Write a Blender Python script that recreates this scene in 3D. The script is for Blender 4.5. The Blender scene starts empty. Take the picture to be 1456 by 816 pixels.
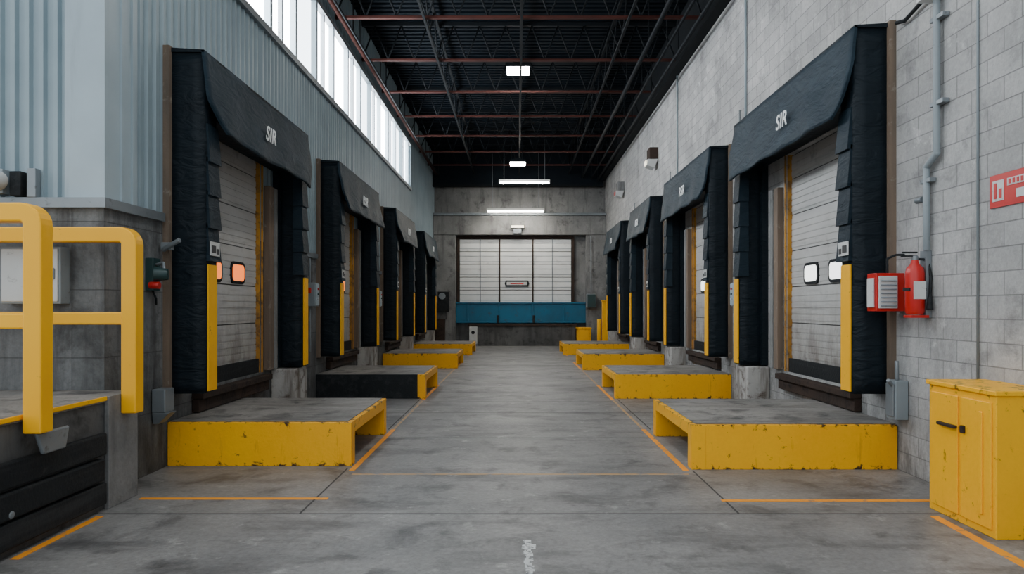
import bpy, bmesh, math, random
from mathutils import Vector, noise
random.seed(4)
sc = bpy.context.scene

# ---------------------------------------------------------------- materials
def nn(nt, t, **kw):
    n = nt.nodes.new(t)
    for k, v in kw.items():
        setattr(n, k, v)
    return n
def c4(c): return (c[0], c[1], c[2], 1)

def ramp(nt, src, p0, p1, ca=(0,0,0), cb=(1,1,1)):
    r = nn(nt, 'ShaderNodeValToRGB')
    r.color_ramp.elements[0].position = p0
    r.color_ramp.elements[1].position = p1
    r.color_ramp.elements[0].color = c4(ca)
    r.color_ramp.elements[1].color = c4(cb)
    nt.links.new(src, r.inputs[0])
    return r.outputs[0]
def mix(nt, f, a, b, mode='MIX'):
    m = nn(nt, 'ShaderNodeMix', data_type='RGBA', blend_type=mode)
    if hasattr(f, 'is_linked') or hasattr(f, 'links'): nt.links.new(f, m.inputs[0])
    else: m.inputs[0].default_value = f
    for i, v in ((6, a), (7, b)):
        if isinstance(v, tuple): m.inputs[i].default_value = c4(v)
        else: nt.links.new(v, m.inputs[i])
    return m.outputs[2]
def noise_tex(nt, vec, scale, detail=6, rough=.6, dist=0):
    n = nn(nt, 'ShaderNodeTexNoise')
    n.inputs['Scale'].default_value = scale
    n.inputs['Detail'].default_value = detail
    n.inputs['Roughness'].default_value = rough
    n.inputs['Distortion'].default_value = dist
    nt.links.new(vec, n.inputs['Vector'])
    return n.outputs['Fac']
def mapped(nt, src, s):
    m = nn(nt, 'ShaderNodeMapping')
    m.inputs['Scale'].default_value = s
    nt.links.new(src, m.inputs['Vector'])
    return m.outputs[0]
def mul(nt, a, b):
    m = nn(nt, 'ShaderNodeMath', operation='MULTIPLY'); nt.links.new(a, m.inputs[0])
    if isinstance(b, float): m.inputs[1].default_value = b
    else: nt.links.new(b, m.inputs[1])
    return m.outputs[0]

def wm(name, c1, c2=None, dirt=None, d0=.55, d1=.7, dscale=3., stretch=(1,1,1), scale=1.2,
       bump=.15, bscale=30, rough=.8, metal=0, streak=None, s0=.5, s1=.75, sstretch=(4,4,.4),
       wrinkle=0, brick=None, edgez=None, spec=.5, spots=None, low=None, grain=0.):
    m = bpy.data.materials.new(name); m.use_nodes = True
    nt = m.node_tree; b = nt.nodes['Principled BSDF']
    tc = nn(nt, 'ShaderNodeTexCoord'); v = tc.outputs['Object']
    col = mix(nt, ramp(nt, noise_tex(nt, mapped(nt, v, stretch), scale), .3, .7), c1, c2 or tuple(x*.8 for x in c1))
    h = noise_tex(nt, v, bscale, 4)
    sx = nn(nt, 'ShaderNodeSeparateXYZ'); nt.links.new(v, sx.inputs[0])
    if brick:
        cb = nn(nt, 'ShaderNodeCombineXYZ')
        nt.links.new(sx.outputs[brick['a']], cb.inputs[0]); nt.links.new(sx.outputs['Z'], cb.inputs[1])
        br = nn(nt, 'ShaderNodeTexBrick')
        nt.links.new(cb.outputs[0], br.inputs['Vector'])
        br.inputs['Scale'].default_value = 1
        br.inputs['Brick Width'].default_value = brick.get('w', .4)
        br.inputs['Row Height'].default_value = brick.get('h', .2)
        br.inputs['Mortar Size'].default_value = .006
        br.inputs['Mortar Smooth'].default_value = .3
        br.inputs['Color1'].default_value = (1,1,1,1)
        br.inputs['Color2'].default_value = (.80,.80,.80,1)
        br.inputs['Mortar'].default_value = c4(brick.get('m', (.55,.55,.55)))
        col = mix(nt, .9, col, br.outputs['Color'], 'MULTIPLY')
    if streak:
        f = ramp(nt, noise_tex(nt, mapped(nt, v, sstretch), 1.0, 7, .65), s0, s1)
        col = mix(nt, f, col, streak)
    if spots:
        f = ramp(nt, noise_tex(nt, v, spots[1], 8, .7), spots[2], spots[2]+.12)
        col = mix(nt, f, col, spots[0])
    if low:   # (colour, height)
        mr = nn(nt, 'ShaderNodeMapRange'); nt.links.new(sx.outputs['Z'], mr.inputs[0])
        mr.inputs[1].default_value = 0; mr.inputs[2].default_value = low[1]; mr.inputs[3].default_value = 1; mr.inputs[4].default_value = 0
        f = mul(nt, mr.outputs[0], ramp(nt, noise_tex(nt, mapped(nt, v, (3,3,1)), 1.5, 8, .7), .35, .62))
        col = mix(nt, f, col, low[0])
    if dirt:
        f = noise_tex(nt, v, dscale, 9, .68, .4)
        if edgez:
            sp = nn(nt, 'ShaderNodeSeparateXYZ'); nt.links.new(tc.outputs['Generated'], sp.inputs[0])
            e = nn(nt, 'ShaderNodeMath', operation='SUBTRACT'); nt.links.new(sp.outputs['Z'], e.inputs[0]); e.inputs[1].default_value = .5
            a = nn(nt, 'ShaderNodeMath', operation='ABSOLUTE'); nt.links.new(e.outputs[0], a.inputs[0])
            p = nn(nt, 'ShaderNodeMath', operation='POWER'); nt.links.new(a.outputs[0], p.inputs[0]); p.inputs[1].default_value = 6
            q = nn(nt, 'ShaderNodeMath', operation='MULTIPLY_ADD'); nt.links.new(p.outputs[0], q.inputs[0]); q.inputs[1].default_value = edgez
            nt.links.new(f, q.inputs[2]); f = q.outputs[0]
        col = mix(nt, ramp(nt, f, d0, d1), col, dirt)
    if grain:
        g = ramp(nt, noise_tex(nt, v, 22, 8, .75), .35, .65, (1-grain,)*3, (1,1,1))
        col = mix(nt, 1., col, g, 'MULTIPLY')
    nt.links.new(col, b.inputs['Base Color'])
    b.inputs['Roughness'].default_value = rough
    b.inputs['Metallic'].default_value = metal
    b.inputs['Specular IOR Level'].default_value = spec
    bp = nn(nt, 'ShaderNodeBump'); bp.inputs['Strength'].default_value = bump; bp.inputs['Distance'].default_value = .02
    nt.links.new(h, bp.inputs['Height']); last = bp
    if wrinkle:
        w = noise_tex(nt, mapped(nt, v, (1.5,1.5,4)), 2.2, 3, .5, 1.2)
        b2 = nn(nt, 'ShaderNodeBump'); b2.inputs['Strength'].default_value = wrinkle; b2.inputs['Distance'].default_value = .08
        nt.links.new(w, b2.inputs['Height']); nt.links.new(last.outputs[0], b2.inputs['Normal']); last = b2
    if brick:
        b3 = nn(nt, 'ShaderNodeBump'); b3.inputs['Strength'].default_value = .7; b3.inputs['Distance'].default_value = .01
        b3.invert = True
        nt.links.new(br.outputs['Fac'], b3.inputs['Height']); nt.links.new(last.outputs[0], b3.inputs['Normal']); last = b3
    nt.links.new(last.outputs[0], b.inputs['Normal'])
    return m

def emit(name, col, s):
    m = bpy.data.materials.new(name); m.use_nodes = True
    b = m.node_tree.nodes['Principled BSDF']
    b.inputs['Base Color'].default_value = c4(col)
    b.inputs['Emission Color'].default_value = c4(col)
    b.inputs['Emission Strength'].default_value = s
    return m

M = {}
M['floor'] = wm('floor_concrete', (.32,.31,.30), (.16,.16,.16), dirt=(.045,.045,.047), d0=.52, d1=.72, dscale=1.9, scale=.8,
                streak=(.07,.07,.072), s0=.50, s1=.74, sstretch=(.8,2.3,1), bump=.2, bscale=25, rough=.5, spots=((.43,.42,.40),3.5,.59), grain=.35)
M['conc'] = wm('old_concrete', (.28,.28,.275), (.15,.152,.152), dirt=(.04,.04,.04), d0=.54, d1=.74, dscale=2.2, streak=(.08,.08,.08), s0=.52, s1=.75, bump=.3, rough=.85, grain=.2)
M['conc_l'] = wm('pale_concrete', (.46,.45,.43), (.30,.30,.29), dirt=(.08,.055,.04), d0=.50, d1=.66, dscale=5, streak=(.11,.09,.07), s0=.48, s1=.66, bump=.3)
M['conc_d'] = wm('stained_concrete', (.12,.12,.118), (.06,.06,.06), dirt=(.015,.015,.015), d0=.5, d1=.7, dscale=3, streak=(.025,.025,.025), bump=.3)
M['cmu'] = wm('concrete_block', (.60,.595,.585), (.39,.39,.385), dirt=(.16,.16,.16), d0=.55, d1=.77, dscale=1.8, scale=.8,
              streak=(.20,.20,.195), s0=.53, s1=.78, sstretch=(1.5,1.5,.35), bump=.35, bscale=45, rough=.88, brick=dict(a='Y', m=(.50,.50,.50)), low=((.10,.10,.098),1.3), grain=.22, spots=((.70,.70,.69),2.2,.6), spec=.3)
M['blocklow'] = wm('grey_block', (.30,.31,.315), (.17,.18,.185), dirt=(.05,.05,.05), d0=.52, d1=.72, dscale=2, streak=(.075,.075,.075), s0=.47, s1=.68, bump=.35, brick=dict(a='X', w=1.6, h=.62, m=(.5,.5,.5)), grain=.25)
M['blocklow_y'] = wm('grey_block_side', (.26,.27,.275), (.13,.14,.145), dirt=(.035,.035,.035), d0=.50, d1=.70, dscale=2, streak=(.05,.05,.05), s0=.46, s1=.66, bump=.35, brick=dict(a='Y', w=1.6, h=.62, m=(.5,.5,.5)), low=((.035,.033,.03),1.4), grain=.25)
M['corr'] = wm('ribbed_steel_siding', (.29,.37,.41), (.22,.29,.325), streak=(.14,.19,.22), s0=.56, s1=.85, sstretch=(3,3,.3), bump=.03, rough=.45)
M['trim'] = wm('siding_trim', (.38,.46,.50), (.31,.38,.42), streak=(.22,.27,.30), s0=.6, s1=.85, bump=.02, rough=.45)
M['steel'] = wm('galvanised_steel', (.26,.29,.31), (.17,.19,.205), dirt=(.06,.055,.05), d0=.58, d1=.72, dscale=8, bump=.05, rough=.45, metal=.4)
M['yellow'] = wm('worn_yellow_paint', (1.0,.50,.003), (.92,.42,.002), dirt=(.06,.03,.012), d0=.62, d1=.70, dscale=11, streak=(.45,.17,.005), s0=.61, s1=.82, sstretch=(11,11,1.5), bump=.1, rough=.45, edgez=10, spec=.35, grain=.06)
M['yellow_k'] = wm('cabinet_yellow_paint', (1.0,.50,.003), (.94,.44,.002), dirt=(.07,.035,.012), d0=.62, d1=.71, dscale=9, streak=(.5,.2,.005), s0=.63, s1=.84, sstretch=(9,9,1.2), bump=.08, rough=.42, edgez=5, spec=.35, grain=.05)
M['yellow_c'] = wm('yellow_rail_paint', (1.0,.50,.003), (.95,.45,.003), dirt=(.25,.10,.01), d0=.68, d1=.76, dscale=9, bump=.03, rough=.4, spec=.4)
M['yellow_s'] = wm('yellow_guide_stripe', (1.0,.51,.004), (.88,.42,.004), dirt=(.12,.06,.01), d0=.63, d1=.73, dscale=12, bump=.03, rough=.5, spec=.3)
M['ptop'] = wm('worn_deck', (.35,.33,.305), (.17,.165,.157), dirt=(.035,.035,.035), d0=.51, d1=.68, dscale=3, streak=(.085,.077,.07), sstretch=(.8,4,1), bump=.2, rough=.65, grain=.3)
M['black'] = wm('black_vinyl', (.0025,.0065,.0105), (.005,.0115,.017), dirt=(.014,.025,.033), d0=.62, d1=.88, dscale=3, bump=.1, bscale=60, rough=.6, wrinkle=.4, spec=.22)
M['hood'] = wm('hood_vinyl', (.006,.018,.029), (.014,.030,.044), streak=(.034,.056,.073), s0=.53, s1=.85, sstretch=(1.2,1.2,5), bump=.1, bscale=60, rough=.6, wrinkle=.35, spec=.22)
M['flap'] = wm('flap_vinyl', (.005,.013,.021), (.011,.024,.035), streak=(.026,.044,.056), s0=.55, bump=.1, bscale=60, rough=.6, wrinkle=.3, spec=.22)
M['rubber'] = wm('black_rubber', (.007,.009,.011), (.016,.019,.021), dirt=(.05,.05,.05), d0=.6, d1=.8, dscale=5, streak=(.035,.038,.04), sstretch=(6,.5,6), bump=.35, rough=.75, spec=.25)
M['door'] = wm('white_door_steel', (.52,.515,.50), (.40,.395,.38), dirt=(.13,.12,.11), d0=.57, d1=.83, dscale=3, streak=(.25,.245,.235), s0=.52, s1=.80, sstretch=(.6,.6,9), bump=.04, rough=.5, low=((.13,.11,.09),1.3))
M['doorb'] = wm('white_overhead_door', (.78,.79,.78), (.66,.67,.66), dirt=(.3,.3,.28), d0=.6, d1=.85, dscale=3, bump=.04, rough=.5)
M['wood'] = wm('weathered_wood', (.21,.15,.105), (.11,.085,.065), dirt=(.36,.32,.27), d0=.58, d1=.75, dscale=5, stretch=(5,5,.6), bump=.3)
M['rust'] = wm('rusty_steel', (.055,.035,.027), (.032,.024,.02), dirt=(.012,.012,.012), d0=.5, d1=.7, dscale=7, bump=.3, rough=.85, spec=.2)
M['jamb'] = wm('orange_jamb', (.65,.30,.02), (.32,.15,.03), dirt=(.05,.035,.02), d0=.48, dscale=7, bump=.1)
M['darksteel'] = wm('dark_roof_steel', (.008,.011,.014), (.005,.007,.009), bump=.05, rough=.7, spec=.2)
M['deck'] = wm('roof_deck', (.006,.011,.016), (.004,.007,.011), bump=.05, rough=.7, spec=.12)
M['redsteel'] = wm('red_oxide_steel', (.085,.024,.018), (.042,.015,.012), bump=.05, rough=.7, spec=.2)
M['blue'] = wm('blue_paint', (.006,.13,.24), (.005,.09,.17), dirt=(.02,.03,.04), d0=.58, d1=.74, dscale=4, bump=.1, rough=.5)
M['redp'] = wm('red_paint', (.58,.014,.010), (.42,.011,.009), dirt=(.1,.02,.02), d0=.64, d1=.8, dscale=9, bump=.03, rough=.35)
M['white'] = wm('white_plastic', (.62,.63,.62), (.5,.51,.5), dirt=(.15,.15,.15), d0=.6, d1=.75, dscale=12, bump=.03, rough=.5)
M['grey'] = wm('grey_box_paint', (.26,.30,.32), (.19,.22,.24), dirt=(.08,.08,.08), d0=.62, d1=.75, dscale=8, bump=.05, rough=.5)
M['green'] = wm('dark_green_housing', (.012,.05,.05), (.02,.04,.04), bump=.05, rough=.4)
M['joint'] = wm('joint_dark', (.035,.035,.035), (.06,.06,.06), bump=.05)
M['crack'] = wm('crack_dark', (.06,.06,.06), (.2,.2,.2), stretch=(3,1,1), scale=3, bump=.05)
M['orange'] = wm('orange_floor_paint', (.95,.35,.01), (.82,.29,.015), dirt=(.24,.2,.16), d0=.56, d1=.66, dscale=8, bump=.05, rough=.6)
M['fade'] = wm('faded_floor_paint', (.55,.32,.12), (.38,.26,.17), dirt=(.22,.22,.22), d0=.50, d1=.62, dscale=5, bump=.05, rough=.6)
M['wpaint'] = wm('white_floor_paint', (.7,.7,.68), (.5,.5,.5), dirt=(.20,.20,.20), d0=.50, d1=.56, dscale=18, bump=.05)
M['logo'] = wm('logo_white', (.9,.92,.92), (.8,.82,.82), bump=.02)
M['lamp'] = emit('lamp_lens', (1.0,.97,.92), 85)
M['tube'] = emit('tube_lamp', (1.0,.95,.85), 90)
M['win'] = emit('frosted_skylight_glass', (.90,.95,1.0), 18)
M['win2'] = emit('dusty_skylight_glass', (.82,.92,1.0), 6)
M['glow_o'] = emit('warm_window', (1.0,.20,.03), 1.6)
M['glow_w'] = emit('bright_window', (.95,.97,.93), 2.2)
M['wlamp'] = emit('wall_lamp_lens', (1,.9,.7), 1.5)

# ---------------------------------------------------------------- mesh builder
class B:
    def __init__(s): s.bm = bmesh.new(); s.mats = []
    def mi(s, m):
        m = M[m]
        if m not in s.mats: s.mats.append(m)
        return s.mats.index(m)
    def face(s, pts, m, smooth=False):
        f = s.bm.faces.new([s.bm.verts.new(p) for p in pts]); f.material_index = s.mi(m); f.smooth = smooth
    def box(s, x0, x1, y0, y1, z0, z1, m):
        v = [s.bm.verts.new((x, y, z)) for x in (x0, x1) for y in (y0, y1) for z in (z0, z1)]
        i = s.mi(m)
        for q in ((0,1,3,2),(4,6,7,5),(0,4,5,1),(2,3,7,6),(0,2,6,4),(1,5,7,3)):
            f = s.bm.faces.new([v[k] for k in q]); f.material_index = i
    def hexa(s, pts, m):   # pts: bottom 4 (ccw), top 4
        v = [s.bm.verts.new(p) for p in pts]; i = s.mi(m)
        for q in ((3,2,1,0),(4,5,6,7),(0,1,5,4),(1,2,6,5),(2,3,7,6),(3,0,4,7)):
            f = s.bm.faces.new([v[k] for k in q]); f.material_index = i
    def loft(s, rings, m, cap=True, smooth=True):
        i = s.mi(m); R = [[s.bm.verts.new(p) for p in r] for r in rings]; n = len(R[0])
        for a, b in zip(R, R[1:]):
            for k in range(n):
                f = s.bm.faces.new((a[k], a[(k+1)%n], b[(k+1)%n], b[k])); f.material_index = i; f.smooth = smooth
        if cap:
            for r in (R[0], R[-1]):
                f = s.bm.faces.new(r); f.material_index = i
    def cyl(s, p0, p1, r, m, n=14, r1=None):
        p0, p1 = Vector(p0), Vector(p1); d = (p1-p0).normalized()
        a = d.orthogonal().normalized(); b = d.cross(a); r1 = r if r1 is None else r1
        rings = [[p + (a*math.cos(t*2*math.pi/n)+b*math.sin(t*2*math.pi/n))*rr for t in range(n)] for p, rr in ((p0, r), (p1, r1))]
        s.loft(rings, m)
    def tube(s, pts, r, m, n=10):
        for a, b in zip(pts, pts[1:]): s.cyl(a, b, r, m, n)
        for p in pts[1:-1]:
            s.ball(p, r*1.05, m)
    def ball(s, p, r, m, n=10, sc=(1,1,1)):
        p = Vector(p); rings = []
        for k in range(1, 6):
            t = math.pi*k/6
            rings.append([p+Vector((sc[0]*r*math.sin(t)*math.cos(a*2*math.pi/n), sc[1]*r*math.sin(t)*math.sin(a*2*math.pi/n), sc[2]*r*math.cos(t))) for a in range(n)])
        s.loft(rings, m)
    def done(s, name, bevel=0, parent=None, origin=True):
        bmesh.ops.recalc_face_normals(s.bm, faces=s.bm.faces)
        me = bpy.data.meshes.new(name)
        if origin and len(s.bm.verts):
            xs = [v.co for v in s.bm.verts]
            c = Vector(((min(p.x for p in xs)+max(p.x for p in xs))/2, (min(p.y for p in xs)+max(p.y for p in xs))/2, min(p.z for p in xs)))
            for v in s.bm.verts: v.co -= c
        else: c = Vector((0,0,0))
        s.bm.to_mesh(me); s.bm.free()
        for m in s.mats: me.materials.append(m)
        o = bpy.data.objects.new(name, me); sc.collection.objects.link(o); o.location = c
        if bevel:
            b = o.modifiers.new('bevel', 'BEVEL'); b.width = bevel; b.segments = 2; b.limit_method = 'ANGLE'; b.angle_limit = .7
        if parent:
            o.parent = parent; o.location = c - parent.location
        return o

def nz(x, y, z, s=1.): return noise.noise(Vector((x*s+3.1, y*s+7.7, z*s+1.3)))

WL, WR, YB = 3.75, 4.0, 31.0
ZC = 8.6
LEFT = [(7.28,10.87),(12.8,16.45),(18.8,22.2),(24.6,28.1)]
RIGHT = [(7.25,11.25),(12.7,16.6),(18.4,21.6),(23.6,27.2)]
def door_span(y0, y1, s):
    k = (y1-y0)/3.6
    return (y0+.68*k, y0+2.72*k) if s < 0 else (y0+.68*k, y0+2.58*k)
DZ0, DZ1 = .75, 3.95

# ---------------------------------------------------------------- shell
b = B(); b.box(-10, 4.6, -6, 31.5, -.2, 0, 'floor'); floor = b.done('floor', origin=False)
b = B()
for yy in (5.62, 3.0, 11.0, 16.4, 22., 27.): b.box(-3.7, 3.95, yy-.009, yy+.009, 0, .002, 'joint')
for xx, ya, yb in ((-1.79,5.62,7.2),(1.83,5.62,7.1),(-1.79,9.5,12.6),(1.86,9.5,12.6)): b.box(xx-.008, xx+.008, ya, yb, 0, .002, 'joint')
for yy in (8.9, 12.3, 13.6, 14.9, 18.2, 20.0, 24.3): b.box(-1.7, 1.8, yy-.012, yy+.012, 0, .0015, 'crack')
b.done('floor_joint', parent=floor)
b = B()
b.box(-3.35,-1.68,6.035,6.09,0,.003,'orange'); b.box(1.8,3.92,5.975,6.03,0,.003,'orange')
b.hexa([(3.36,5.55,0),(3.43,5.55,0),(3.37,3.9,0),(3.28,3.9,0),(3.36,5.55,.003),(3.43,5.55,.003),(3.37,3.9,.003),(3.28,3.9,.003)],'orange')
b.box(-3.42,-3.36,4.6,5.55,0,.003,'orange')
b.box(-1.68,1.75,6.93,6.97,0,.003,'fade')
for s, x in ((-1,-1.72),(1,1.76)):
    for y0 in (7.3,12.7,19.0,24.2): b.box(x-.03, x+.03, y0-.2, y0+2.2, 0, .003, 'orange')
    b.box(x-.02, x+.02, 9.5, 12.4, 0, .002, 'fade'); b.box(x-.02, x+.02, 15, 18.8, 0, .002, 'fade')
b.done('floor_line_marking', parent=floor)
b = B()   # painted arrow, worn
n=14
for k in range(n):
    y=4.35+k*.045; w=.022+.008*abs(math.sin(k*2.1))+(.02 if k in (10,11) else 0)
    cx=.08+.006*math.sin(k*1.3)
    b.box(cx-w, cx+w, y, y+.046, 0, .003, 'wpaint')
b.done('floor_arrow_marking', parent=floor)

def wall_boxes(b, xa, xb, y0, y1, z0, z1, spans, m):
    """solid wall with door openings DZ0..DZ1"""
    cur = y0
    for a, c in spans:
        b.box(xa, xb, cur, a, z0, z1, m)
        if z0 < DZ0: b.box(xa, xb, a, c, z0, DZ0, m)
        if z1 > DZ1: b.box(xa, xb, a, c, DZ1, z1, m)
        cur = c
    b.box(xa, xb, cur, y1, z0, z1, m)
LS = [door_span(a, c, -1) for a, c in LEFT]; RS = [door_span(a, c, 1) for a, c in RIGHT]

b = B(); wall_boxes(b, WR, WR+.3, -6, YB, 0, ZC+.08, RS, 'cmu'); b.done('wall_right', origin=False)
LEDGE = 2.67
b = B()
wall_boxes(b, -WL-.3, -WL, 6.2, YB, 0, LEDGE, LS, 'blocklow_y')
# backing behind the siding
def back(z0, z1, y0=6.2, y1=YB): b.box(-WL-.3, -WL-.04, y0, y1, z0, z1, 'corr')
cur = 6.245
for a, c in LS:
    b.box(-WL-.3,-WL-.04,cur,a,LEDGE,5.87,'corr'); b.box(-WL-.3,-WL-.04,a,c,DZ1,5.87,'corr'); cur = c
b.box(-WL-.3,-WL-.04,cur,YB,LEDGE,5.87,'corr')
back(7.42, ZC+.08, 6.245); back(5.87, 7.42, 24., YB)
# ribbed siding
def ribs_y(b, y0, y1, z0, z1, x, pitch=.15, dep=.035):
    prof = []; y = y0
    while y < y1-1e-4:
        for dy, dx in ((0,0),(.055,0),(.07,dep),(.12,dep),(.135,0)):
            if y+dy*pitch/.15 < y1: prof.append((x-.035+dx, y+dy*pitch/.15))
        y += pitch
    prof.append((x-.035, y1))
    for (xa, ya), (xb, yb) in zip(prof, prof[1:]):
        b.face([(xa,ya,z0),(xb,yb,z0),(xb,yb,z1),(xa,ya,z1)], 'corr')
cur = 6.72
for a, c in LS:
    ribs_y(b, cur, a, LEDGE, 5.87, -WL); ribs_y(b, a, c, DZ1, 5.87, -WL); cur = c
ribs_y(b, cur, YB, LEDGE, 5.87, -WL); ribs_y(b, 24., YB, 5.87, 7.42, -WL); ribs_y(b, 6.74, YB, 7.42, ZC, -WL)
b.done('wall_left', origin=False)

# return wall facing the camera
b = B()
b.box(-10, -WL-.301, 6.2, 6.5, 0, LEDGE, 'blocklow')
b.box(-10, -WL-.301, 6.25, 6.5, LEDGE, ZC, 'corr')
x = -10
while x < -4.12:
    z0, z1 = LEDGE, ZC
    P = [(x,6.235),(x+.05,6.235),(x+.065,6.2),(x+.105,6.2),(x+.12,6.235),(x+.13,6.235)]
    for p, q in zip(P, P[1:]): b.face([(p[0],p[1],z0),(q[0],q[1],z0),(q[0],q[1],z1),(p[0],p[1],z1)], 'corr')
    x += .13
b.done('wall_front', origin=False)
b = B()   # corner flashing
b.box(-4.1, -WL+.012, 6.185, 6.24, LEDGE, ZC, 'trim'); b.box(-WL-.04, -WL+.012, 6.241, 6.72, LEDGE, ZC, 'trim')
for yy in (6.42, 6.60): b.box(-WL+.0125, -WL+.035, yy, yy+.03, LEDGE, ZC, 'trim')
b.done('trim_1', origin=False)
b = B()
b.box(-10, -WL+.05, 6.13, 6.184, LEDGE-.07, LEDGE+.02, 'steel')
cur = 6.185
for a, c in LEFT:
    b.box(-WL+.001, -WL+.05, cur, a-.1, LEDGE-.07, LEDGE+.02, 'steel'); cur = c+.1
b.box(-WL+.001, -WL+.05, cur, YB, LEDGE-.07, LEDGE+.02, 'steel')
b.done('trim_2', origin=False)

# clerestory windows
b = B()
b.box(-WL-.1, -WL+.05, 6.75, 24., 5.80, 5.90, 'steel'); b.box(-WL-.1, -WL+.04, 6.75, 24., 7.38, 7.46, 'steel')
k = 0; y = 6.8
while y < 24.:
    b.box(-WL-.1, -WL+.03, y-.05, y+.05, 5.9, 7.38, 'trim')
    y2 = min(y+1.18, 24.)
    if k % 2: b.box(-WL-.08, -WL-.0, y+.55, y+.62, 5.9, 7.38, 'steel')
    b.box(-WL-.09, -WL-.07, y+.05, y2-.05, 5.9, 7.38, 'win2' if k in (1,4,8,12) else 'win')
    y += 1.18; k += 1
b.done('window_1', origin=False)
b = B(); b.box(-WL-.29,-WL-.12,6.75,24,5.88,7.41,'trim'); b.done('window_2', origin=False)

# ceiling with ribbed deck
b = B()
b.box(-WL-.3, WR+.3, 5., YB+.3, ZC+.06, ZC+.25, 'deck')
y = 5.
while y < YB-.2:
    b.box(-WL-.3, WR+.3, y, y+.11, ZC, ZC+.06, 'deck'); y += .22
b.done('ceiling', origin=False)
def truss_mesh(b, x0, x1, y):
    b.box(x0, x1, y-.04, y+.04, 7.66, 7.71, 'redsteel'); b.box(x0, x1, y-.05, y+.05, 8.5, 8.59, 'darksteel')
    n = 12; w = (x1-x0)/n
    for i in range(n):
        xa = x0+i*w
        b.cyl((xa, y, 7.7), (xa+w/2, y, 8.52), .02, 'darksteel', 6); b.cyl((xa+w/2, y, 8.52), (xa+w, y, 7.7), .02, 'darksteel', 6)
for i in range(10):
    b = B(); truss_mesh(b, -WL+.0, WR-.16, 6.8+2.43*i); b.done('roof_truss')
for X in (-1.9, .1, 2.3):
    b = B(); b.box(X-.025, X+.025, 5.2, YB, 7.6, 7.65, 'darksteel'); b.box(X-.03, X+.03, 5.2, YB, 8.42, 8.49, 'darksteel')
    y = 5.2
    while y < 30:
        b.cyl((X,y,7.63),(X,y+.8,8.44),.016,'darksteel',6); b.cyl((X,y+.8,8.44),(X,y+1.6,7.63),.016,'darksteel',6); y += 1.6
    b.done('roof_bridging')
b = B(); b.box(WR-.15, WR, 5., YB, 7.5, ZC, 'darksteel'); b.box(WR-.22, WR, 5., YB, 7.44, 7.5, 'darksteel'); b.done('added_dark_ledger')  # dark beam added to make the top of the right wall dark
b = B(); b.box(-WL, WR-.16, 30.35, 30.45, 7.15, ZC, 'deck'); b.box(-WL, WR-.16, 30.25, 30.55, 7.08, 7.15, 'darksteel'); b.done('added_dark_fascia')  # dark sheet and girder added to darken the upper back wall
for X, z, r, m in ((3.55,7.3,.04,'darksteel'),(3.3,7.42,.03,'darksteel'),(2.9,7.5,.05,'darksteel'),(-3.6,7.62,.05,'redsteel'),(-3.45,7.5,.025,'darksteel')):
    b = B(); b.cyl((X,5.,z),(X,YB,z),r,m,10)
    for yy in range(6, 31, 3): b.box(X-.01, X+.01, yy-.02, yy+.02, z, ZC, 'darksteel')
    b.done('ceiling_pipe')

# ---------------------------------------------------------------- dock shelter
def add_text(txt, loc, rot, size, mat, parent, name='logo'):
    cu = bpy.data.curves.new(name, 'FONT'); cu.body = txt; cu.size = size; cu.extrude = .003; cu.offset = .003
    cu.align_x = 'CENTER'; cu.align_y = 'CENTER'; cu.shear = .2; cu.space_character = 1.05
    o = bpy.data.objects.new(name, cu); sc.collection.objects.link(o); cu.materials.append(M[mat])
    o.rotation_euler = rot; o.parent = parent; o.location = Vector(loc)-parent.location
    return o

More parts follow.
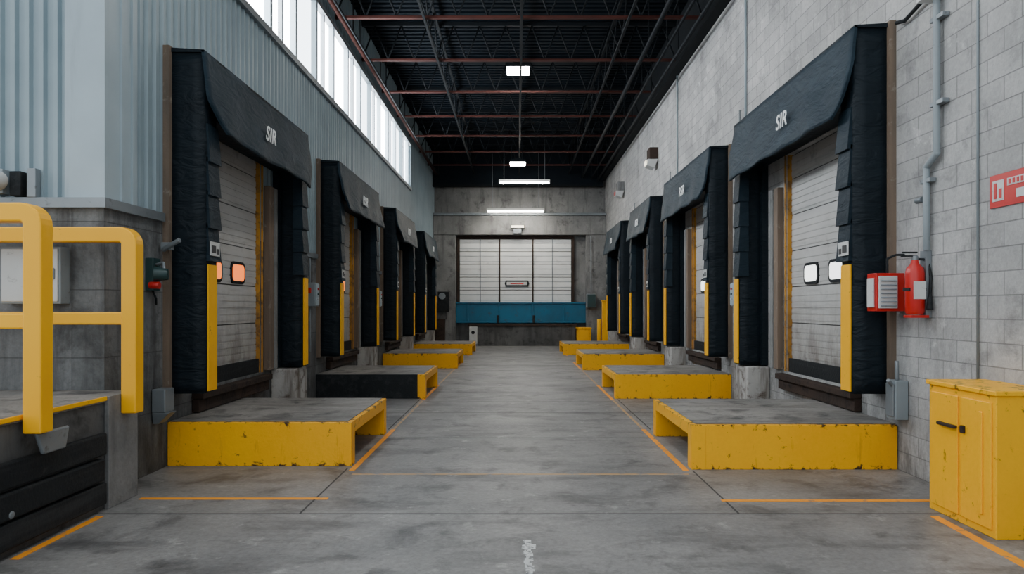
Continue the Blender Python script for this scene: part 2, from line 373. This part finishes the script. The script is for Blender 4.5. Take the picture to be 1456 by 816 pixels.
def shelter(side, y0, y1, ztop, zhood, idx):
    W = WL if side < 0 else WR
    def X(u): return side*(W-u)
    b = B(); rs = idx*13.7+side*5
    zb = .78; U = .41; pw = .30
    def ub(u0,u1,ya,yb,z0,z1,m):
        xa, xb = sorted((X(u0), X(u1))); b.box(xa,xb,ya,yb,z0,z1,m)
    # backing timber around the frame
    ub(.001,.07,y0-.06,y0+.0,zb-.02,ztop+.03,'wood'); ub(.001,.07,y1,y1+.06,zb-.02,ztop+.03,'wood'); ub(.001,.07,y0-.06,y1+.06,ztop+.03,ztop+.06,'wood')
    # two side pads
    for (ya, yb, inner) in ((y0, y0+pw, 1), (y1-pw, y1, -1)):
        rings = []; nzv = 34
        for k in range(nzv+1):
            z = zb+(ztop-.03-zb)*k/nzv
            ring = []
            per = [(.02,ya),(.15,ya),(.28,ya),(U,ya),(U,(ya+yb)/2),(U,yb),(.28,yb),(.15,yb),(.02,yb),(.02,(ya+yb)/2)]
            for j,(u,y) in enumerate(per):
                a = .012 if u > .05 else 0
                ring.append((X(u+a*nz(u*4+rs,y*3,z*5)*1.4), y+a*nz(y*3,z*4+rs,u*5)*1.6, z))
            rings.append(ring)
        b.loft(rings, 'black', smooth=True)
        # wear flaps, shingled on the inner front corner
        zt = zhood+.05; nf = 4; hgt = (zt-2.2)/nf
        for k in range(nf):
            z1 = zt-k*hgt+.05; z0 = zt-(k+1)*hgt
            yi, yo = (yb+.02, yb-.24) if inner > 0 else (ya-.02, ya+.24)
            e = .025*inner; j = random.uniform(-.008,.008)
            b.hexa([(X(U-.05),yo,z0),(X(U+.045+j),yo,z0),(X(U+.045+j),yi+e,z0),(X(U-.12),yi+e,z0),
                    (X(U-.05),yo,z1),(X(U+.012),yo,z1),(X(U+.012),yi,z1),(X(U-.12),yi,z1)], 'flap')
        # inner return frame
        ub(0.002,.10,(yb) if inner>0 else ya-.1, (yb+.1) if inner>0 else ya, zb, zhood+.3, 'black')
        # yellow guide stripe on front face
        ym = (ya+yb)/2
        ub(U+.012,U+.03,ym-.10,ym+.10,zb+.02,2.16,'yellow_s')
    # head box
    ub(.02,U-.03,y0+.01,y1-.01,zhood+.2,ztop,'black')
    # hood curtain
    NU, NV = 40, 14
    def hp(i, j, off):
        t = j/NV; s_ = i/NU
        ins = .0 if t < .6 else .24*(t-.6)/.4
        y = (y0-.02+ins)+(y1-y0+.04-2*ins)*s_
        z = ztop+.02-(ztop+.02-zhood)*t + (.03*nz(y*2+rs,0,t)*t)
        u = U+.01+.16*t**1.4+.035*nz(y*1.3+rs, t*3, 2)*(.3+t)+.015*math.sin(y*7+t*4+rs)*t+off
        return (X(u), y, z)
    i0 = b.mi('hood')
    F = [[b.bm.verts.new(hp(i,j,0)) for j in range(NV+1)] for i in range(NU+1)]
    K = [[b.bm.verts.new(hp(i,j,-.03)) for j in range(NV+1)] for i in range(NU+1)]
    def q(a,c,d,e,sm=True):
        f = b.bm.faces.new((a,c,d,e)); f.material_index = i0; f.smooth = sm
    for i in range(NU):
        for j in range(NV):
            q(F[i][j],F[i+1][j],F[i+1][j+1],F[i][j+1]); q(K[i][j],K[i+1][j],K[i+1][j+1],K[i][j+1])
        q(F[i][0],F[i+1][0],K[i+1][0],K[i][0],False); q(F[i][NV],F[i+1][NV],K[i+1][NV],K[i][NV],False)
    for j in range(NV):
        q(F[0][j],F[0][j+1],K[0][j+1],K[0][j],False); q(F[NU][j],F[NU][j+1],K[NU][j+1],K[NU][j],False)
    # top flap of the hood
    b.hexa([(X(0.001),y0-.02,ztop),(X(U+.01),y0-.02,ztop),(X(U+.01),y1+.02,ztop),(X(0.001),y1+.02,ztop),
            (X(0.001),y0-.02,ztop+.05),(X(U+.01),y0-.02,ztop+.025),(X(U+.01),y1+.02,ztop+.025),(X(0.001),y1+.02,ztop+.05)],'black')
    # white label on pads
    ub(U+.046,U+.052,y0+.04,y0+.27,2.26,2.41,'white'); ub(U+.052,U+.055,y0+.07,y0+.17,2.29,2.37,'joint'); ub(U+.052,U+.055,y0+.19,y0+.25,2.28,2.34,'joint')
    o = b.done('dock_shelter')
    ym = y0+(y1-y0)*(.45 if side < 0 else .42)
    rot = (math.radians(90), 0, math.radians(90 if side < 0 else -90))
    zt = zhood+(ztop-zhood)*.42
    u = U+.01+.16*(.58**1.4)+.05
    add_text('SIR' if idx == 0 else 'RSR', (X(u), ym, zt), rot, .27, 'logo', o)
    return o

LSH = [shelter(-1, a, c, 4.42, 3.58, i) for i,(a,c) in enumerate(LEFT)]
RSH = [shelter(1, a, c, 4.67, 3.75, i) for i,(a,c) in enumerate(RIGHT)]

# ---------------------------------------------------------------- dock doors
def rrect(cy, cz, w, h, r, n=5):
    P = []
    for (sy, sz, a0) in ((1,1,0),(-1,1,90),(-1,-1,180),(1,-1,270)):
        for k in range(n+1):
            a = math.radians(a0+90*k/n)
            P.append((cy+sy*(w/2-r)+r*math.cos(a)*1.0, cz+sz*(h/2-r)+r*math.sin(a)))
    return P
dn = 0
def dock_door(side, a, c, glow):
    global dn; dn += 1
    W = WL if side < 0 else WR
    def X(u): return side*(W-u)
    b = B()
    def ub(u0,u1,ya,yb,z0,z1,m):
        xa, xb = sorted((X(u0), X(u1))); b.box(xa,xb,ya,yb,z0,z1,m)
    z = DZ0+.2; ub(-.14,-.02,a+.025,c-.025,DZ0+.0,z,'rubber')
    while z < DZ1-.02:
        z1 = min(z+.53, DZ1-.005)
        ub(-.14,-.07,a+.025,c-.025,z,z1-.014,'door')
        ub(-.14,-.08,a+.025,c-.025,z1-.014,z1,'joint')
        zz = z+.04
        while zz < z1-.06:
            ub(-.07,-.063,a+.025,c-.025,zz,zz+.07,'door'); zz += .088
        z = z1
        if z > DZ1-.05: break
    # windows
    for cy in (a+(c-a)*.3, a+(c-a)*.66):
        for (w,h,r,u0,u1,m) in ((.46,.30,.09,-.07,-.045,'rubber'),(.38,.22,.06,-.06,-.042,glow)):
            P = rrect(cy, 2.17, w, h, r)
            b.loft([[(X(u0),p,q) for p,q in P],[(X(u1),p,q) for p,q in P]], m, smooth=False)
    # jambs
    ub(-.14,-.01,c-.024,c-.002,DZ0+.002,DZ1-.002,'jamb'); ub(0.002,.02,c,c+.035,DZ0,DZ1,'jamb'); ub(-.14,-.01,a+.002,a+.024,DZ0+.002,DZ1-.002,'jamb')
    b.done('door_%d' % dn)
    # leveler lip
    b = B()
    ub(.002,.14,a-.1,c+.1,.64,.72,'rust'); ub(.002,.09,a-.1,c+.1,.49,.64,'rust')
    b.done('dock_leveler', bevel=.01)
for s_ , sp in ((-1,LS),(1,RS)):
    for i,(a,c) in enumerate(sp): dock_door(s_, a, c, 'glow_o' if s_ < 0 else 'glow_w')

# piers and posts under the far pads
for s_, arr in ((-1,LEFT),(1,RIGHT)):
    W = WL if s_ < 0 else WR
    for (a,c) in arr:
        d0, d1 = door_span(a,c,s_)
        b = B(); x0,x1 = sorted((s_*(W-.002), s_*(W-.36)))
        b.box(x0,x1,c-.48,c+.15,0,.76,'conc_l')
        b.done('concrete_pier', bevel=.02)
        b = B(); x0,x1 = sorted((s_*(W-.002), s_*(W-.10)))
        b.box(x0,x1,d1+.10,d1+.26,.77,3.5,'wood'); b.box(x0,x1,d1+.30,d1+.42,.77,3.5,'conc')
        b.done('timber_post', bevel=.01)

# ---------------------------------------------------------------- low platforms
def platform(side, y0, L, xi, h, front='yellow'):
    W = WL if side < 0 else WR
    b = B()
    def bx(xa, xb, ya, yb, z0, z1, m):
        p, q = sorted((side*xa, side*xb)); b.box(p, q, ya, yb, z0, z1, m)
    xo = W-.01
    y1 = y0+L
    bx(xi+.002, xo, y0, y0+.158, 0, h-.006, front)            # front wall
    bx(xi, xo, y1-.16, y1, 0, h-.006, 'yellow')
    bx(xo-.1, xo, y0+.16, y1-.162, 0, h-.006, 'conc_d')
    bx(xi, xi+.16, y0+.162, y1-.162, h-.13, h-.006, 'yellow')    # header over the opening
    bx(xi+.162, xo-.102, y0+.16, y1-.162, h-.13, h-.008, 'conc_d')
    bx(xi, xi+.15, y0-.004, y0+.16, 0, h-.0055, 'yellow')
    bx(xi+.05, xo, y0+.04, y1-.04, h-.006, h+.004, 'ptop')
    return b.done('loading_platform', bevel=.012)
platform(-1, 7.3, 1.95, 1.77, .475)
platform(-1, 12.7, 1.95, 1.70, .455, 'rubber')
platform(-1, 19.0, 2.1, 1.65, .42)
platform(-1, 24.3, 2.2, 1.60, .40)
platform(1, 7.15, 2.0, 1.83, .475)
platform(1, 12.7, 2.0, 1.83, .455)
platform(1, 18.5, 2.1, 1.78, .44)
platform(1, 24.3, 2.2, 1.65, .40)

# ---------------------------------------------------------------- raised dock on the left + railings
b = B()
b.box(-10,-3.48,-6,6.19,0,.90,'conc_d'); b.box(-10,-3.462,-6,6.19,.901,.95,'ptop')
b.box(-3.479,-3.44,5.75,6.19,0,.951,'conc')
b.box(-3.461,-3.45,-6,5.748,.915,.952,'yellow_s')
b.done('raised_dock', bevel=.01)
b = B()
z = .06
for k in range(3):
    b.box(-3.475,-3.42+.014*(k%2),-1,5.7-.05*(k%2),z,z+.185,'rubber'); z += .205
for yy in (1.2,3.0,4.6): b.cyl((-3.43,yy,.3),(-3.40,yy,.3),.03,'steel')
b.done('dock_bumper', bevel=.02)

def sweep(b, pts, h, y, m):
    rings = []
    for i, p in enumerate(pts):
        a = Vector(pts[max(i-1,0)]); c = Vector(pts[min(i+1,len(pts)-1)])
        t = (c-a).normalized(); n = Vector((-t.y, t.x)); p = Vector(p)
        o1 = p+n*h; o2 = p-n*h
        rings.append([(o1.x,y-h,o1.y),(o1.x,y+h,o1.y),(o2.x,y+h,o2.y),(o2.x,y-h,o2.y)])
    b.loft(rings, m, smooth=False)
def railing(y, xp, zb, zt, plate):
    b = B(); h = .066; r = .085
    pts = [(xp, zb)]
    for k in range(7):
        a = math.radians(90*k/6)
        pts.append((xp-r+r*math.cos(a), zt-h-r+r*math.sin(a)))
    pts.append((-8.5, zt-h))
    sweep(b, pts, h, y, 'yellow_c')
    b.box(-8.5, xp-h+.005, y-.05, y+.05, 1.55, 1.66, 'yellow_c')
    for xx in (xp-1.9, xp-3.8): b.box(xx-h,xx+h,y-h,y+h,.955,zt-2*h+.01,'yellow_c')
    if plate:
        b.hexa([(xp+.0,y+.02,zb-.16),(xp+.03,y+.02,zb-.16),(xp+.03,y+.26,zb-.16),(xp+.0,y+.26,zb-.16),
                (xp+.0,y-.05,zb+.0),(xp+.03,y-.05,zb+.0),(xp+.03,y+.30,zb+.0),(xp+.0,y+.30,zb+.0)], 'steel')
    return b.done('safety_railing', bevel=.012)
railing(4.80, -3.37, .82, 2.43, True)
railing(5.98, -3.37, .78, 2.40, False)

# things on the return wall
b = B()
b.box(-4.60,-4.06,6.07,6.198,1.73,2.24,'grey'); b.box(-4.58,-4.08,6.055,6.07,1.75,2.22,'white'); b.box(-4.13,-4.10,6.04,6.055,1.95,2.05,'steel')
b.cyl((-4.3,6.15,2.24),(-4.3,6.15,2.6),.015,'steel'); b.done('electrical_box', bevel=.008)
b = B()
b.box(-4.74,-4.60,6.10,6.19,2.72,2.94,'grey'); b.cyl((-4.63,6.10,2.83),(-4.63,5.98,2.83),.085,'white'); b.ball((-4.63,5.97,2.83),.075,'white')
b.box(-4.54,-4.44,6.10,6.19,2.70,2.92,'rubber'); b.box(-4.40,-4.32,6.12,6.19,2.69,2.95,'steel')
b.done('wall_lamp', bevel=.006)

# dock lights / restraint / control boxes
def dock_light(side, y, z):
    W = WL if side < 0 else WR
    b = B(); X = lambda u: side*(W-u)
    xa,xb = sorted((X(.002),X(.08))); b.box(xa,xb,y-.07,y+.07,z-.18,z+.15,'green')
    b.tube([(X(.05),y,z+.08),(X(.18),y-.06,z+.1),(X(.22),y-.12,z+.02)],.015,'steel')
    b.cyl((X(.14),y-.16,z-.02),(X(.26),y-.12,z-.02),.075,'green',r1=.055); b.cyl((X(.10),y-.17,z-.13),(X(.2),y-.17,z-.13),.035,'redp')
    b.tube([(X(.04),y,z-.18),(X(.1),y-.05,z-.26),(X(.06),y+.03,z-.32)],.01,'rubber')
    b.done('dock_light', bevel=.005)
dock_light(-1, 6.95, 2.05)
def ctrl(side, y, z, w=.24, h=.42, red=True):
    W = WL if side < 0 else WR
    b = B(); xa,xb = sorted((side*(W-.002), side*(W-.17)))
    b.box(xa,xb,y-w/2,y+w/2,z-h/2,z+h/2,'grey')
    f = side*(W-.17); f2 = side*(W-.19); fa,fb = sorted((f,f2))
    b.box(fa,fb,y-w/2+.02,y+w/2-.02,z-h/2+.02,z+h/2-.02,'trim')
    for k,m in enumerate(('redp','green','white')): b.cyl((f2,y,z+.1-.09*k),(side*(W-.21),y,z+.1-.09*k),.022,m,10)
    xm = side*(W-.08)
    b.box(min(xm-.03,xm+.03),max(xm-.03,xm+.03),y-w/2-.03,y-w/2,z+.02,z+.12,'redp')
    b.cyl((side*(W-.05),y,z-h/2),(side*(W-.05),y,.9),.015,'steel'); b.cyl((side*(W-.05),y,z+h/2),(side*(W-.05),y,2.58 if side<0 else 5.2),.015,'steel')
    b.done('dock_control_box', bevel=.006)
for y in (12.2,17.9,23.7): ctrl(-1, y, 1.93)
for y in (12.1,17.6,22.9): ctrl(1, y, 1.93)
# latch bracket on left pad & base hardware
b = B(); b.box(-3.72,-3.60,7.12,7.17,2.30,2.38,'steel'); b.cyl((-3.70,7.13,2.30),(-3.50,7.08,2.40),.025,'steel'); b.done('shelter_latch', bevel=.004)
b = B(); b.box(-3.74,-3.60,6.98,7.17,.62,.86,'steel'); b.hexa([(-3.74,7.0,.50),(-3.68,7.0,.50),(-3.68,7.15,.50),(-3.74,7.15,.50),(-3.74,6.98,.62),(-3.56,6.98,.62),(-3.56,7.15,.62),(-3.74,7.15,.62)],'steel'); b.done('wheel_chock_bracket', bevel=.01)
b = B(); b.box(3.86,3.99,6.95,7.13,.55,.95,'grey'); b.box(3.84,3.86,6.97,7.11,.58,.92,'steel'); b.cyl((3.85,7.0,.9),(3.78,6.95,.96),.02,'steel'); b.cyl((3.92,7.04,.95),(3.92,7.04,1.15),.02,'steel'); b.done('junction_box', bevel=.008)

# ---------------------------------------------------------------- right foreground
b = B()   # yellow steel cabinet
b.box(3.5,3.99,4.98,5.79,.0,1.05,'yellow_k'); b.box(3.48,3.99,4.96,5.81,1.051,1.09,'yellow_k')
b.box(3.485,3.5,5.02,5.36,.06,1.0,'yellow_k'); b.box(3.485,3.5,5.40,5.74,.06,1.0,'yellow_k')
b.box(3.47,3.485,5.10,5.14,.15,.92,'yellow_k')
b.box(3.45,3.487,5.40,5.62,.74,.765,'rust'); b.box(3.46,3.487,5.30,5.34,.72,.78,'rust')
b.done('yellow_cabinet', bevel=.012)

b = B()   # fire extinguisher
cx, cy = 3.86, 6.62
prof = [(.0,1.63),(.07,1.63),(.085,1.66),(.085,2.02),(.075,2.08),(.04,2.12),(.03,2.16)]
b.loft([[(cx+max(r,.002)*math.cos(t*math.pi/10), cy+max(r,.002)*math.sin(t*math.pi/10), z) for t in range(20)] for r,z in prof],'redp')
b.cyl((cx,cy,2.14),(cx,cy,2.2),.03,'steel'); b.box(cx-.13,cx+.02,cy-.015,cy+.015,2.19,2.205,'rubber'); b.box(cx-.12,cx+.02,cy-.015,cy+.015,2.225,2.24,'rubber')
b.tube([(cx+.03,cy,2.17),(cx+.11,cy-.03,2.16),(cx+.12,cy-.06,2.0),(cx+.10,cy-.08,1.78)],.013,'rubber')
b.cyl((cx+.10,cy-.08,1.8),(cx+.09,cy-.09,1.68),.018,'rubber',r1=.03)
b.box(cx-.06,cx+.06,cy-.087,cy-.083,1.78,1.95,'white'); b.box(cx-.088,cx+.088,cy-.05,cy+.05,1.86,1.89,'rubber')
b.box(cx+.08,3.995,cy-.05,cy+.05,1.6,2.25,'steel'); b.box(cx-.07,cx+.1,cy-.07,cy+.07,1.6,1.625,'redp')
b.done('fire_extinguisher', bevel=.003)

b = B()   # red alarm box with louvered front
b.box(3.66,3.95,6.95,7.13,1.66,2.05,'redp'); b.box(3.68,3.87,6.93,6.95,1.69,2.02,'white')
for k in range(7): b.box(3.695,3.855,6.915,6.93,1.71+k*.042,1.725+k*.042,'grey')
b.box(3.64,3.66,6.98,7.1,1.70,2.0,'white')
b.box(3.9,3.99,6.98,7.1,1.8,1.9,'steel'); b.tube([(3.8,7.0,2.05),(3.8,7.0,2.2),(3.9,7.02,2.24),(3.99,7.02,2.24)],.012,'rubber')
b.done('alarm_box', bevel=.006)

b = B()   # conduit run on the right wall
b.tube([(3.95,6.58,2.25),(3.95,6.58,3.05),(3.95,6.42,3.15),(3.95,6.42,4.75)],.032,'grey',12)
for z in (2.9,3.6,4.4): b.box(3.93,3.995,6.3 if z>3.1 else 6.5,6.66 if z<3.1 else 6.5,z,z+.04,'steel')
b.box(3.84,3.995,6.30,6.56,4.62,4.90,'white'); b.tube([(3.95,6.56,4.7),(3.95,6.95,4.62),(3.95,7.1,4.66)],.02,'rubber')
b.cyl((3.95,6.64,2.75),(3.95,6.74,2.75),.03,'steel')
b.done('electrical_conduit', bevel=.003)
b = B(); b.cyl((3.985,5.90,0.95),(3.985,5.90,7.4),.010,'grey'); b.done('wall_conduit')
for y, za, zb_ in ((11.85,4.8,7.45),(16.9,4.6,7.45)):
    b = B(); b.cyl((3.97,y,za),(3.97,y,zb_),.02,'trim'); b.done('wall_conduit')

b = B()   # red safety sign with pictogram, flame and text bars
b.box(3.985,3.998,5.30,5.75,2.53,2.80,'redp')
b.box(3.980,3.986,5.58,5.71,2.58,2.75,'white'); b.box(3.980,3.986,5.34,5.54,2.69,2.75,'white'); b.box(3.980,3.986,5.34,5.44,2.58,2.65,'white')
b.box(3.976,3.981,5.66,5.69,2.60,2.73,'redp'); b.box(3.976,3.981,5.60,5.63,2.60,2.68,'redp')
for k in range(4): b.box(3.976,3.981,5.36+k*.045,5.385+k*.045,2.70,2.74,'redp')
b.done('safety_sign')

# wall pack lamps
for y,z,m in ((19.5,5.95,'wlamp'),(25.6,6.1,'redp')):
    b = B(); b.box(3.75,3.998,y-.22,y+.22,z-.05,z+.28,'rust' if m=='wlamp' else 'conc'); 
    b.hexa([(3.68,y-.2,z-.22),(3.9,y-.2,z-.3),(3.9,y+.2,z-.3),(3.68,y+.2,z-.22),(3.7,y-.22,z-.05),(3.99,y-.22,z-.05),(3.99,y+.22,z-.05),(3.7,y+.22,z-.05)],'white')
    b.box(3.66,3.68,y-.15,y+.15,z-.2,z-.07,m); b.done('wall_floodlight', bevel=.01)

# ---------------------------------------------------------------- ceiling lamps
def highbay(y, z, w=.62, l=.62):
    b = B(); b.box(-w/2+.03,w/2+.03,y-l/2,y+l/2,z,z+.10,'darksteel')
    b.box(-w/2+.05,w/2+.01,y-l/2+.02,y+l/2-.02,z-.03,z,'lamp')
    for dx in (-.2,.2): b.cyl((dx,y,z+.1),(dx,y,8.45),.01,'darksteel',6)
    b.box(-.1,.12,y-.1,y+.1,z+.1,z+.2,'darksteel'); b.done('highbay_lamp')
for y,z in ((6.2,7.9),(11.7,7.95),(18.,7.95),(26.1,7.2)): highbay(y,z)  # nearest two hang unseen above the frame, added to brighten the hall
def fluor(y,x,z,L):
    b = B(); b.box(x-L/2,x+L/2,y-.09,y+.09,z,z+.10,'white')
    for dy in (-.045,.045): b.cyl((x-L/2+.03,y+dy,z-.025),(x+L/2-.03,y+dy,z-.025),.022,'tube',10)
    for dx in (-L/2+.02,L/2-.02): b.box(x+dx-.02,x+dx+.02,y-.08,y+.08,z-.05,z,'white')
    for dx in (-L*.4,L*.4): b.cyl((x+dx,y,z+.1),(x+dx,y,8.45),.008,'steel',6)
    b.done('fluorescent_lamp')
fluor(27.4,.3,6.72,2.05)
fluor(29.6,-.06,5.88,2.5)

# ---------------------------------------------------------------- back wall
b = B(); b.box(-WL-.3,WR+.3,YB,YB+.3,0,ZC+.06,'conc'); b.done('wall_back', origin=False)
b = B()
b.box(-3.74,-2.75,30.55,30.99,0,4.95,'conc'); b.box(3.1,3.99,30.55,30.99,0,4.95,'conc'); b.box(-3.74,3.99,30.5,30.99,4.95,5.85,'conc')
b.box(-3.74,3.99,30.4,30.5,5.80,5.92,'steel')
b.done('concrete_portal', bevel=.02)
b = B()   # large overhead door
x0,x1 = -2.58,2.45
zs = 1.92
while zs < 4.8:
    z1 = min(zs+.58,4.8); b.box(x0,x1,30.86,30.99,zs,z1-.03,'doorb'); b.box(x0,x1,30.85,30.86,zs+.1,zs+.12,'grey'); b.box(x0,x1,30.85,30.86,zs+.35,zs+.37,'grey'); zs = z1
for xx in (-.78,.72): b.box(xx-.03,xx+.03,30.80,30.86,1.0,4.8,'rust')
for xx in (-1.65,1.6): b.box(xx-.015,xx+.015,30.83,30.86,1.92,4.8,'steel')
for xx in (x0-.08,x1+.08): b.box(xx-.05,xx+.05,30.80,30.99,.95,4.9,'rust')
b.box(x0-.1,x1+.1,30.78,30.99,4.8,4.93,'rust')
P = [(-.5,2.64),(.5,2.64),(.56,2.78),(.5,2.92),(-.5,2.92),(-.56,2.78)]
b.loft([[(x,30.84,z) for x,z in P],[(x,30.80,z) for x,z in P]],'rubber',smooth=False)
b.box(-.46,.46,30.79,30.80,2.71,2.85,'white'); b.box(-.30,.30,30.785,30.79,2.75,2.80,'redp')
b.done('door_9')
b = B()
b.box(-2.74,3.09,30.62,30.8,1.02,1.9,'blue'); b.box(-2.74,3.09,30.56,30.62,1.86,1.93,'blue'); b.box(-2.74,3.09,30.56,30.62,1.0,1.08,'blue')
for xx in (-2.2,-.8,.7,2.1): b.box(xx-.04,xx+.04,30.58,30.62,1.08,1.86,'blue')
for xx in (-.85,.75): b.box(xx-.05,xx+.05,30.5,30.56,1.0,1.35,'rubber')
b.done('dock_barrier', bevel=.01)
b = B(); b.box(-2.1,2.6,30.2,30.78,0,.95,'conc_d'); b.box(-2.15,2.65,30.15,30.78,.86,.96,'rust'); b.done('dock_pit_wall', bevel=.02)
b = B(); b.box(-.28,.34,30.30,30.38,5.22,5.36,'rubber'); b.box(-.25,.31,30.28,30.30,5.24,5.34,'wlamp'); b.box(-.15,.2,30.3,30.49,5.0,5.2,'steel'); b.done('exit_sign', bevel=.005)
b = B(); b.box(2.62,3.2,29.5,30.1,0,.78,'yellow_k'); b.box(2.58,3.24,29.46,30.14,.78,.83,'yellow_k'); b.box(2.7,3.1,29.48,29.5,.1,.7,'yellow_s'); b.done('yellow_storage_bin', bevel=.015)
b = B(); b.box(3.62,3.97,28.9,29.1,.0,1.95,'yellow_s'); b.box(3.6,3.98,28.85,29.15,1.95,2.0,'yellow_s'); b.cyl((3.5,29.0,0),(3.5,29.0,1.2),.09,'yellow_s'); b.done('yellow_bollard', bevel=.01)
b = B(); b.box(-2.1,-1.75,30.0,30.14,.1,.85,'white'); b.cyl((-1.93,29.98,.6),(-1.93,30.0,.6),.08,'rubber'); b.box(-2.1,-1.75,29.98,30.14,.0,.1,'steel'); b.done('utility_box', bevel=.01)
b = B(); b.box(-3.7,-3.1,30.2,30.5,1.2,1.9,'conc_d'); b.box(-3.5,-3.0,30.1,30.2,1.5,2.4,'rubber'); b.cyl((-3.3,30.05,2.2),(-3.3,30.1,2.2),.15,'grey'); b.box(-3.66,-3.2,30.2,30.5,0,1.2,'rust'); b.done('dock_equipment', bevel=.01)
b = B(); b.box(3.1,3.5,30.2,30.52,1.7,2.3,'grey'); b.box(3.12,3.48,30.18,30.2,1.72,2.28,'green'); b.cyl((3.3,30.35,2.3),(3.3,30.45,4.9),.02,'steel'); b.done('control_panel', bevel=.01)

# ---------------------------------------------------------------- world + camera
w = bpy.data.worlds.new('world'); sc.world = w; w.use_nodes = True
bg = w.node_tree.nodes['Background']; bg.inputs[0].default_value = (.86,.94,1.0,1); bg.inputs[1].default_value = 1.75

cam = bpy.data.cameras.new('camera'); co = bpy.data.objects.new('camera', cam); sc.collection.objects.link(co)
co.location = (0,0,1.7); co.rotation_euler = (math.radians(90),0,0)
cam.sensor_width = 36; cam.lens = 970/1456*36; cam.shift_x = -7/1456; cam.shift_y = 29/1456
cam.clip_end = 200
sc.camera = co
